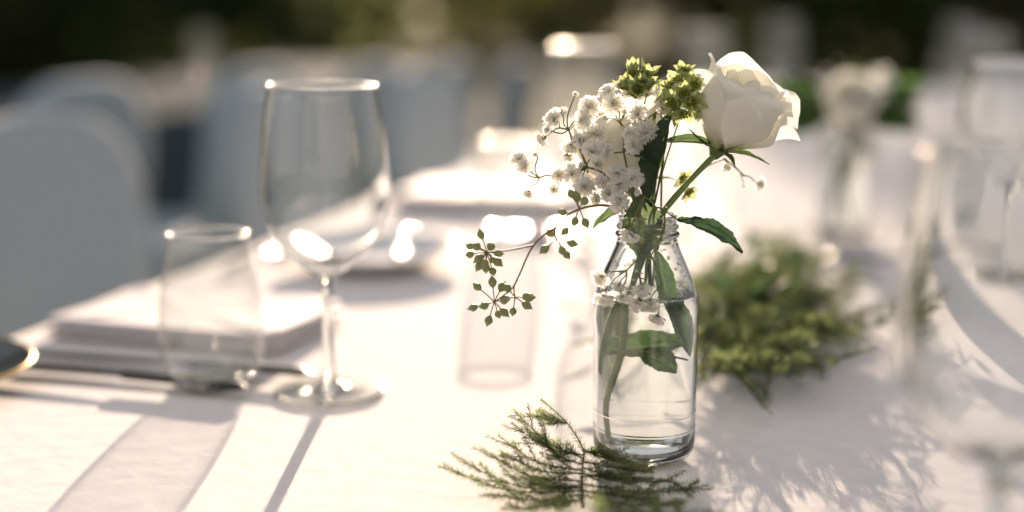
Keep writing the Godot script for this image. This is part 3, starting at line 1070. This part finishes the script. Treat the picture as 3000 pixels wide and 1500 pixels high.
	gypsophila("broad spray of white gypsophila blossoms filling the left of the bouquet", root, [
		[Vector3(-2, 92, 0), root], [root, Vector3(-18, 152, 12)], [Vector3(-18, 152, 12), Vector3(-34, 164, 6)], [Vector3(-34, 164, 6), Vector3(-42, 178, 2)], [root, Vector3(-14, 172, 4)], [Vector3(-14, 172, 4), Vector3(-16, 188, 2)], [Vector3(-34, 164, 6), Vector3(-50, 158, 4)], [Vector3(-50, 158, 4), Vector3(-60, 158, 4)], [Vector3(-18, 152, 12), Vector3(-17, 158, 18)], [Vector3(-14, 172, 4), Vector3(-2, 188, 4)], [Vector3(-42, 178, 2), Vector3(-44, 184, 2)]],
		[Vector4(-26, 190, -10, 3.6), Vector4(-12, 204, -2, 3.2), Vector4(-28, 166, 8, 3.8), Vector4(-44, 168, -6, 3.4), Vector4(-56, 184, 4, 2.4), Vector4(-52, 152, 8, 3.0), Vector4(-30, 147, 12, 3.4), Vector4(-62, 170, -4, 1.6), Vector4(-40, 203, -2, 1.7), Vector4(-12, 184, 20, 3.6), Vector4(-27, 158, 20, 3.6), Vector4(-23, 205, -6, 5.1), Vector4(0, 205, -12, 4.3), Vector4(-33, 197, 4, 5.7), Vector4(-20, 198, 2, 5.6), Vector4(-53, 190, 0, 5.0), Vector4(-48, 193, -8, 3.6), Vector4(-36, 190, 10, 5.4), Vector4(-8, 194, 12, 4.9), Vector4(7, 197, 6, 4.8), Vector4(-16, 188, -14, 4.0), Vector4(-29, 183, 6, 4.9), Vector4(-3, 185, 14, 5.7), Vector4(-59, 178, -4, 4.0), Vector4(-37, 179, 8, 4.5), Vector4(-43, 174, 0, 4.5), Vector4(-31, 175, 18, 5.6), Vector4(-25, 174, 12, 4.6), Vector4(-10, 177, 16, 4.9), Vector4(-71, 169, 2, 4.6), Vector4(-68, 165, 8, 4.4), Vector4(-66, 149, 4, 3.6), Vector4(-49, 160, 6, 4.3), Vector4(-42, 161, 12, 4.9), Vector4(-37, 164, 4, 3.6), Vector4(-36, 155, 18, 5.5), Vector4(-19, 164, 20, 4.9), Vector4(-10, 161, 24, 5.1), Vector4(-18, 157, 24, 4.7), Vector4(-23, 151, 20, 4.0), Vector4(-18, 148, 28, 5.4), Vector4(-8, 153, 26, 1.7), Vector4(-25, 191, 6, 1.4), Vector4(-14, 194, 8, 1.5)], g)
	root = Vector3(8, 134, -6)
	gypsophila("sparse gypsophila sprig reaching out to the right below the rose", root, [
		[Vector3(4, 96, -4), root], [root, Vector3(24, 152, -22)], [Vector3(24, 152, -22), Vector3(46, 164, -32)], [Vector3(46, 164, -32), Vector3(58, 154, -36)], [root, Vector3(10, 176, -12)], [Vector3(10, 176, -12), Vector3(12, 198, -14)]],
		[Vector4(13, 204, -20, 3.0), Vector4(12, 213, -8, 1.9), Vector4(48, 159, -34, 3.2), Vector4(68, 149, -36, 3.8), Vector4(58, 148, -35, 1.3)], g)
	root = Vector3(8, 141, 15)
	gypsophila("gypsophila sprig hanging down over the front of the bottle", root, [
		[Vector3(5, 118, 4), Vector3(8, 139, 12)], [Vector3(8, 139, 12), root], [root, Vector3(7, 134, 22)], [Vector3(7, 134, 22), Vector3(-1, 120, 32)], [Vector3(-1, 120, 32), Vector3(-14, 112, 33)], [Vector3(-1, 120, 32), Vector3(-4, 108, 36)], [Vector3(-1, 120, 32), Vector3(5, 106, 36)], [Vector3(-4, 150, 22), Vector3(-11, 134, 26)], [Vector3(2, 143, 16), Vector3(-4, 150, 22)], [root, Vector3(2, 143, 16)]],
		[Vector4(-12, 129, 26, 5.2), Vector4(-28, 108, 34, 4.8), Vector4(-26, 97, 36, 5.0), Vector4(-18, 103, 33, 3.4), Vector4(-16, 97, 34, 3.4), Vector4(-6, 102, 38, 4.9), Vector4(-9, 94, 36, 5.2), Vector4(-1, 93, 37, 4.4), Vector4(2, 86, 37, 4.4)], g, Vector3(0, -0.7, 0.7))
	seed_pods("trailing eucalyptus sprig with green seed pods arching left out of the bottle")


# ---------------------------------------------------------------- the scene
func _ready() -> void:
	rng.seed = 1234
	wobble.seed = 77
	wobble.frequency = 0.05
	var cam := Camera3D.new()
	cam.name = "camera"
	cam.position = Vector3(0, TABLE + 0.26, 0)
	cam.rotation_degrees = Vector3(-10.6, 0, 0)
	cam.near = 0.05
	cam.far = 1000.0
	var lens := CameraAttributesPhysical.new()
	lens.frustum_focal_length = 66.67
	lens.frustum_focus_distance = 0.771
	lens.exposure_aperture = 2.4
	cam.attributes = lens
	cam.projection = Camera3D.PROJECTION_FRUSTUM
	cam.size = 2.0 * 0.05 * 750.0 / 4167.0
	cam.current = true
	add_child(cam)

	var env := Environment.new()
	var sky := ProceduralSkyMaterial.new()
	sky.sky_top_color = Color(0.19, 0.185, 0.195).linear_to_srgb()
	sky.sky_horizon_color = Color(0.095, 0.092, 0.09).linear_to_srgb()
	sky.sky_curve = 0.32
	sky.ground_bottom_color = Color(0.06, 0.06, 0.04).linear_to_srgb()
	sky.ground_horizon_color = Color(0.2, 0.18, 0.14).linear_to_srgb()
	sky.sun_angle_max = 24.0
	env.background_mode = Environment.BG_SKY
	env.sky = Sky.new()
	env.sky.sky_material = sky
	env.tonemap_mode = Environment.TONE_MAPPER_LINEAR
	env.tonemap_exposure = 3.15
	env.sdfgi_enabled = true
	env.ssao_enabled = true
	env.ssil_enabled = true
	var world := WorldEnvironment.new()
	world.name = "world"
	world.environment = env
	add_child(world)

	var sun := DirectionalLight3D.new()
	sun.name = "sun"
	sun.rotation_degrees = Vector3(-10.6, 180.0 - 0.8, 0)
	sun.light_color = Color(1.0, 0.78, 0.59).linear_to_srgb()
	sun.light_energy = 1.6
	sun.light_angular_distance = 0.55
	sun.shadow_enabled = true
	add_child(sun)

	make_materials()
	make_blossoms()
	make_glasses()
	make_chair()

	# the ground, one sheet to the horizon
	var lawn := Geo.new()
	lawn.grid(40, 90, func(x: float, y: float):
		var z := 6.0 - 330.0 * pow(y, 3.0) - 6.0 * y
		return Vector3((x - 0.5) * (60.0 + 300.0 * y), ground_height(z), z), false, true)
	structure("ground", lawn, M.lawn)

	garden()
	long_table("long trestle table under the nearest white cloth", "white linen tablecloth on the long table with the flower bottles", Vector3(0, -TABLE, 0) + place(1.1, 0.2155), Vector2(0.5085, 2.2), TABLE - 0.002, M.white_linen)
	var t2 := place(3.2, -2.1)
	t2.y = ground_height(t2.z)
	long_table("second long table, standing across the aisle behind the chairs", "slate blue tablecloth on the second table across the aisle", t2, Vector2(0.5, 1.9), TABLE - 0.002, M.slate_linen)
	bouquet()
	settings()


func garden() -> void:
	var crowns := []
	for k in 3:
		crowns.append(tree_crown(Vector3(1.0, 1.0, 1.0), 4200, 0.11, 40 + k, Color(0.06, 0.09, 0.045), Color(0.14, 0.17, 0.06)))
	var light := tree_crown(Vector3(1.0, 1.0, 1.0), 2600, 0.13, 50, Color(0.12, 0.15, 0.04), Color(0.22, 0.23, 0.07))
	var list := [
		# x, distance, crown radius, crown centre height, kind, label
		[-2.3, 10.5, 1.15, 1.6, 0, "dark shrub nearest the open lawn on the shaded side"],
		[-4.1, 11.5, 1.5, 2.4, 1, "dark bushy tree behind the second table"],
		[-5.4, 11.0, 1.6, 2.6, 2, "tall dark tree at the far left corner of the garden"],
		[-4.6, 14.5, 2.2, 3.6, 0, "large dark tree rising behind the left shrubs"],
		[-3.7, 16.0, 1.7, 2.7, 1, "round dark tree farther back beyond the left shrubs"],
		[-7.2, 14.0, 2.3, 3.4, 2, "wide dark tree on the far left"],
		[2.9, 10.5, 1.3, 2.0, 1, "dark shrub nearest the open lawn beyond the right glasses"],
		[4.4, 11.5, 1.7, 2.7, 0, "dark tree at the far right corner of the garden"],
		[5.6, 14.0, 2.2, 3.4, 2, "large dark tree behind the right shrubs"],
		[3.6, 16.5, 1.6, 2.5, 1, "round dark tree farther back on the right"],
		[-1.8, 8.2, 0.5, 0.55, 3, "light green shrub catching the sun left of the lawn"],
		[-7.0, 33.0, 1.7, 1.5, 3, "golden green bush at the left end of the far bush row"],
		[-4.0, 34.0, 1.8, 1.5, 3, "golden green bush second from the left in the far bush row"],
		[-1.0, 33.5, 1.7, 1.6, 3, "golden green bush at the middle of the far bush row"],
		[2.0, 34.5, 1.8, 1.5, 3, "golden green bush second from the right in the far bush row"],
		[5.0, 33.0, 1.8, 1.6, 3, "golden green bush at the right end of the far bush row"],
		[5.5, 40.0, 3.2, 3.6, 0, "broad tree far across the lawn to the right"],
		[-9.0, 42.0, 4.2, 4.6, 1, "broad tree far across the lawn to the left"],
		[12.0, 45.0, 4.6, 5.0, 2, "tall tree far across the lawn at the right end"],
		[-4.2, 60.0, 3.6, 3.4, 2, "low spreading tree at the far end of the lawn"],
		[1.2, 70.0, 4.2, 3.8, 1, "low round tree at the middle of the far lawn edge"],
	]
	# tall bare-trunked trees added to shade both sides, crowns out of view
	for q in [[-2.3, 26.0, 2.0, 3.5, "added shade tree with a bare trunk nearest the lawn on its shaded side"], [-5.4, 27.5, 2.4, 6.2, "added shade tree with a bare trunk, left of the lawn"], [-8.6, 27.0, 2.5, 6.0, "added shade tree with a bare trunk, farther left of the lawn"], [3.05, 26.5, 2.1, 6.0, "added shade tree with a bare trunk right of the lawn"], [6.8, 28.0, 2.4, 6.2, "added shade tree with a bare trunk farther right of the lawn"]]:
		list.append([q[0], q[1], q[2], q[3], list.size() % 3, q[4], 1.35 if q[3] > 5.0 else 0.97])
	for q in list:
		var z: float = -q[1]
		var o := thing("garden_tree" if q[2] > 1.2 else "garden_shrub", q[5], "tree" if q[2] > 1.2 else "shrub", Vector3(q[0], ground_height(z), z), rng.randf() * TAU, "trees and shrubs round the lawn")
		var r: float = q[2]
		var trunk := Geo.new()
		var top := Vector3(rng.randf_range(-0.1, 0.1) * r, q[3], rng.randf_range(-0.1, 0.1) * r)
		trunk.tube(curve([Vector3(0, -0.1, 0), top * 0.5 + Vector3(0.05 * r, 0, 0), top], 6), taper(0.11 * r, 0.04 * r, 6), 8)
		for k in 5:
			var a := TAU * k / 5.0
			var from := top * rng.randf_range(0.45, 0.8)
			trunk.tube(curve([from, from + Vector3(cos(a) * 0.35, 0.3, sin(a) * 0.35) * r, from + Vector3(cos(a) * 0.7, 0.55, sin(a) * 0.7) * r], 5), taper(0.045 * r, 0.015 * r, 5), 6)
		obj("trunk", trunk, M.bark, o)
		var c := obj("crown", light if q[4] == 3 else crowns[q[4]], M.crown, o)
		c.position = Vector3(0, q[3], 0)
		c.scale = Vector3(r, maxf(r, q[3] * 0.92) if q.size() < 7 else r * q[6], r)


func settings() -> void:
	# glasses, left row then right row
	var first := wine_glass("clear wine glass beside the tumbler at the first place", ORIGIN, true)
	(first.get_node("bowl") as MeshInstance3D).mesh = wine_meshes[0]
	wine_glass("wine glass at the second place on the chair side, behind the bouquet", place(0.685, 0.0))
	wine_glass("third wine glass along the chair side of the table", place(1.39, 0.02))
	wine_glass("fourth wine glass along the chair side of the table", place(2.08, 0.06))
	wine_glass("nearest wine glass, its large bowl cut by the right edge", Vector3(0.187, TABLE, -0.52), true)
	wine_glass("wine glass on the right standing beyond the near blurred bowl", Vector3(0.428, TABLE, -1.226), true)
	wine_glass("wine glass farther up the right row, behind the flower bottle", place(1.36, 0.43))
	wine_glass("farthest wine glass of the right row", place(2.05, 0.40))
	tumbler("clear stemless tumbler at the first place, in front of the folded napkin", Vector3(-0.199, TABLE, -0.917))
	tumbler("tumbler at the second place, behind the seed pods", Vector3(-0.004, TABLE, -1.50))
	tumbler("tumbler at the third place along the chair side", place(1.37, -0.09))
	tumbler("tumbler in the right row between two wine glasses", Vector3(0.456, TABLE, -1.53))
	var k := 0
	for q in [[1.75, -1.72], [2.25, -1.74], [2.95, -1.7], [3.55, -1.75]]:
		k += 1
		var p := place(q[0], q[1])
		p.y = TABLE + ground_height(t2z())
		tumbler(["tumbler on the second table at its near end", "tumbler second from the near end of the second table", "tumbler third from the near end of the second table", "tumbler at the far end of the second table"][k - 1], p)
	k = 0
	for q in [[1.5, -1.85], [2.1, -1.9], [3.2, -1.85]]:
		k += 1
		var p := place(q[0], q[1])
		p.y = TABLE + ground_height(t2z())
		wine_glass(["wine glass at the near end of the second table", "wine glass amid the second table", "wine glass at the far end of the second table"][k - 1], p)
	# places
	napkin("thick folded white napkin at the first place, behind the tumbler", place(0.135, -0.172, 0.0012), TURN, Vector2(0.1, 0.066), 0.0145)
	napkin("folded napkin at the second place, glowing in the sun", place(0.82, -0.15, 0.0012), TURN, Vector2(0.11, 0.07), 0.02)
	napkin("folded napkin at the third place on the chair side", place(1.5, -0.16, 0.0012), TURN + 0.04, Vector2(0.1, 0.066), 0.019)
	napkin("folded napkin across the table beyond the garland", place(0.62, 0.575, 0.0012), TURN, Vector2(0.1, 0.07), 0.02)
	napkin("folded napkin farther along the right side of the table", place(1.3, 0.6, 0.0012), TURN, Vector2(0.1, 0.07), 0.02)
	plate("small dark plate with a gilt edge at the near table corner", place(-0.08, -0.272, 0.0015), 0.085, M.dark_glaze, "small plates")
	plate("small white plate between the first and second napkins", place(0.42, -0.14, 0.0015), 0.085, M.white_china, "small plates")
	knife("dark table knife nearest the first napkin", place(0.012, -0.21, 0.0015), TURN - PI / 2 + 0.03)
	knife("dark table knife nearest the dark plate", place(-0.022, -0.235, 0.0015), TURN - PI / 2 - 0.03)
	var n_spoon := 0
	for q in [Vector3(-0.226, 0, -1.416), Vector3(-0.109, 0, -1.468), Vector3(0.03, 0, -1.48), Vector3(-0.03, 0, -1.95), Vector3(0.1, 0, -2.1), Vector3(0.33, 0, -1.36)]:
		spoon(["dessert spoon lying beside the small white plate", "dessert spoon between the small white plate and the second tumbler", "dessert spoon just right of the second tumbler", "dessert spoon at the third napkin", "dessert spoon beyond the third napkin", "dessert spoon beside the second flower bottle"][n_spoon], q + Vector3(0, TABLE + 0.0015, 0), TURN + 0.3 * n_spoon)
		n_spoon += 1
	# chairs
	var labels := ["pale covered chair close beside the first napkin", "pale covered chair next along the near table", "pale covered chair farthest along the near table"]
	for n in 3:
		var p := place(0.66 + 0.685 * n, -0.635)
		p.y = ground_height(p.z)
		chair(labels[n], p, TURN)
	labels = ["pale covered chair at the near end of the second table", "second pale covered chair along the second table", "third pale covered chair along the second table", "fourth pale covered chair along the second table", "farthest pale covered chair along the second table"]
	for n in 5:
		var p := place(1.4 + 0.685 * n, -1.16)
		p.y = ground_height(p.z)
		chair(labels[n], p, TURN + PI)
	garlands()


func t2z() -> float:
	return place(3.2, -2.1).z


func garlands() -> void:
	var sprays := []
	for k in 5:
		sprays.append(fern_spray(rng.randf_range(0.085, 0.115), 12, rng.randf_range(0.006, 0.02)))
	var o := thing("fern_garland", "thick asparagus fern garland lying along the table beyond the bottle", "garland", place(0.33, 0.228, 0.0015), TURN)
	for k in 76:
		var s := rng.randf_range(-0.24, 0.07)
		var p := obj("fern_spray", sprays[k % 5], M.thin_leaf, o)
		var aside := 0.03 if s < -0.08 else 0.0
		var t := Basis(Vector3.UP, (PI if rng.randf() < 0.5 else 0.0) + rng.randf_range(-0.95, 0.95)) * Basis(Vector3.RIGHT, rng.randf_range(-0.16, 0.03)) * Basis(Vector3(0, 0, 1), rng.randf_range(-0.7, 0.7))
		p.transform = Transform3D(t, Vector3(maxf(rng.randfn(0.0, 0.027), -0.03) + aside, rng.randf_range(0.002, 0.016), -s))
	for k in 30:
		var g := leaf(rng.randf_range(0.022, 0.034), rng.randf_range(0.009, 0.014), 0, 0.3, rng.randf_range(-0.3, 0.6), Color(0.05, 0.095, 0.04) * rng.randf_range(0.8, 1.5), 0.45)
		var p := obj("leaf", g, M.leaf, o)
		p.transform = Transform3D(Basis(Vector3.UP, rng.randf() * TAU) * Basis(Vector3.RIGHT, rng.randf_range(-0.8, 0.1)), Vector3(rng.randfn(0.0, 0.045), rng.randf_range(0.012, 0.04), rng.randf_range(-0.14, 0.25)))
	for k in 16:
		var g := leaf(rng.randf_range(0.026, 0.04), rng.randf_range(0.013, 0.019), 0, 0.25, rng.randf_range(-0.2, 0.5), Color(0.055, 0.10, 0.04) * rng.randf_range(0.8, 1.4), 0.45)
		var p := obj("leaf", g, M.leaf, o)
		p.transform = Transform3D(Basis(Vector3.UP, rng.randf_range(0.5, 2.6)) * Basis(Vector3.RIGHT, rng.randf_range(-1.1, -0.35)), Vector3(rng.randf_range(-0.01, 0.06), rng.randf_range(0.012, 0.03), rng.randf_range(0.06, 0.24)))
	# the sprig in focus at the foot of the bottle
	var root := Vector3(-39, 2, 92)
	var f := thing("fern_sprig", "feathery asparagus fern sprig in front of the bottle base", "fern", BOTTLE + root * 0.001)
	var main := [root, Vector3(-38.5, 5, 80), Vector3(-38, 12, 64), Vector3(-37, 19, 50), Vector3(-45, 29, 36), Vector3(-59, 39, 24)]
	var rel := func(list: Array):
		var q := []
		for p in list:
			q.append((p - root) * 0.001)
		return q
	var b := Geo.new()
	plumed(b, curve(rel.call(main), 40), 0.0006, 0.0042, 0.0007, 0.8)
	obj("main_branch", b, M.thin_leaf, f)
	for q in [
		[Vector3(-38, 6, 78), Vector3(-75, 4, 72), Vector3(-113, 13, 60)], [Vector3(-38, 7, 76), Vector3(-70, 6, 72), Vector3(-103, 17, 62)], [Vector3(-38, 9, 72), Vector3(-66, 10, 66), Vector3(-90, 21, 56)],
		[Vector3(-38, 12, 64), Vector3(-62, 15, 58), Vector3(-82, 26, 48)], [Vector3(-37, 16, 56), Vector3(-56, 22, 46), Vector3(-74, 36, 34)], [Vector3(-37, 17, 54), Vector3(-56, 20, 50), Vector3(-75, 31, 42)], [Vector3(-38, 11, 66), Vector3(-60, 12, 64), Vector3(-80, 20, 58)],
		[Vector3(-45, 29, 36), Vector3(-50, 30, 36), Vector3(-66, 32, 30)], [Vector3(-38, 14, 60), Vector3(-50, 18, 58), Vector3(-62, 27, 52)], [Vector3(-38, 8, 74), Vector3(-52, 7, 78), Vector3(-66, 12, 80)], [Vector3(-38, 5, 80), Vector3(-60, 3, 84), Vector3(-88, 6, 82)], [Vector3(-38, 4, 84), Vector3(-56, 3, 92), Vector3(-80, 3, 96)],
		[Vector3(-37, 19, 50), Vector3(-22, 13, 50), Vector3(-2, 9, 48)], [Vector3(-38, 15, 58), Vector3(-20, 12, 60), Vector3(0, 10, 62)], [Vector3(-38, 11, 66), Vector3(-14, 8, 70), Vector3(8, 7, 68), Vector3(18, 2, 74)], [Vector3(-38, 8, 74), Vector3(-12, 5, 76), Vector3(10, 3, 70), Vector3(28, 4, 64)], [Vector3(-38, 13, 62), Vector3(-24, 9, 64), Vector3(-8, 6, 60)],
		[Vector3(-38, 6, 78), Vector3(-20, 5, 84), Vector3(0, 4, 84)], [Vector3(-38, 10, 68), Vector3(-22, 11, 70), Vector3(-6, 10, 74)], [Vector3(-37, 18, 52), Vector3(-28, 17, 50), Vector3(-14, 12, 54)], [Vector3(-38, 5, 82), Vector3(-16, 3, 90), Vector3(12, 3, 88)]]:
		var g := Geo.new()
		var path := curve(rel.call(q), 22)
		plumed(g, path, 0.0004, 0.0046, 0.00042)
		# side twigs
		for k in 8:
			var at := path[3 + k * 2]
			var dir := (path[4 + k * 2] - at).normalized()
			var side := dir.cross(Vector3(rng.randf_range(-0.4, 0.4), 1, rng.randf_range(-0.4, 0.4))).normalized() * (1.0 if k % 2 == 0 else -1.0)
			var e := at + (dir * 0.8 + side * 0.55 + Vector3(0, rng.randf_range(-0.1, 0.35), 0)) * rng.randf_range(0.009, 0.02)
			plumed(g, curve([at, at.lerp(e, 0.5), e], 5), 0.00025, 0.0036, 0.0006)
		obj("branch", g, M.thin_leaf, f)
	# more of the garland close to the lens
	var near := thing("fern_garland", "asparagus fern end of the garland nearest the lens, below the bottle", "garland", place(-0.2, 0.275, 0.0015), TURN)
	for k in 8:
		var p := obj("fern_spray", sprays[k % 5], M.thin_leaf, near)
		p.transform = Transform3D(Basis(Vector3.UP, rng.randf_range(-0.8, 0.8)) * Basis(Vector3(0, 0, 1), rng.randf_range(-0.5, 0.5)), Vector3(rng.randf_range(-0.03, 0.0), rng.randf_range(0.004, 0.018), rng.randf_range(-0.02, 0.04)))
	more_bouquets()


func more_bouquets() -> void:
	var from := BOTTLE
	var spots := [Vector3(0.352, BOTTLE.y, -1.5)]
	var where := ["in the second flower bottle along the table"]
	var src := {}
	for c in get_children():
		if c is Node3D and c.has_meta("label"):
			src[String(c.name)] = c
	for k in 1:
		var turn := 1.6
		var drop := {"gypsophila_sprig": 0.055, "gypsophila_sprig_001": 0.03, "rose_leaf_spray": 0.022, "hares_ear_stalk_001": 0.04}
		for key in ["glass_bottle", "gypsophila_sprig", "gypsophila_sprig_001", "rose_leaf_spray", "hares_ear_stalk_001"]:
			var o: Node3D = src[key]
			var rel: Vector3 = (o.position - from).rotated(Vector3.UP, turn)
			rel.y -= drop.get(key, 0.0)
			var words: String = {"glass_bottle": "clear water bottle standing as", "gypsophila_sprig": "broad white gypsophila spray", "gypsophila_sprig_001": "thin gypsophila sprig", "rose_leaf_spray": "dark rose leaf spray", "hares_ear_stalk_001": "lime green bract cluster"}[key]
			var label: String = words + " " + (where[k] if key != "glass_bottle" else where[k].replace("in the", "the"))
			dup(o, label, spots[k] + rel, turn)
		var b: Vector3 = spots[k]
		rose("large cream rose low " + where[k], b + mm(-2, 126, 18), Vector3(-0.05, 0.7, 0.7), 0.4, [b + mm(-2, 124, 17), b + mm(-1, 112, 6), b + mm(0, 60, 0), b + mm(6, 14, 2)], 1.12)
		rose("cream rose leaning right " + where[k], b + mm(30, 128, -4), Vector3(0.6, 0.75, 0.2), 1.1, [b + mm(29, 127, -4), b + mm(8, 116, -3), b + mm(-4, 60, -4), b + mm(-8, 14, -4)], 1.15)
		var lv := thing("rose_leaf_spray", "broad green rose leaves round the roses " + where[k], "leaf spray", b + mm(0, 124, 0))
		var lb := Vector3(0, 124, 0)
		for q in 34:
			var a := rng.randf_range(-0.7, 0.7) + (PI if q % 2 == 0 else 0.0)
			var out := Vector3(cos(a), 0, sin(a))
			var up := rng.randf_range(-0.4, 1.0)
			leaf_part(lv, "leaf", lb, lb + out * 26.0 + Vector3(0, up * 8.0, 0), lb + out * rng.randf_range(64, 84) + Vector3(0, up * 46.0, 0), Vector3(out.x * 0.2, 0.6, 0.8), rng.randf_range(22, 30), 0, 0.3, 0.6, Color(0.09, 0.16, 0.045) * rng.randf_range(0.8, 1.5))
			petiole(lv, lb, [Vector3(0, 100, 0), lb, lb + out * 26.0 + Vector3(0, up * 8.0, 0)], 0.5, Color(0.08, 0.12, 0.04))
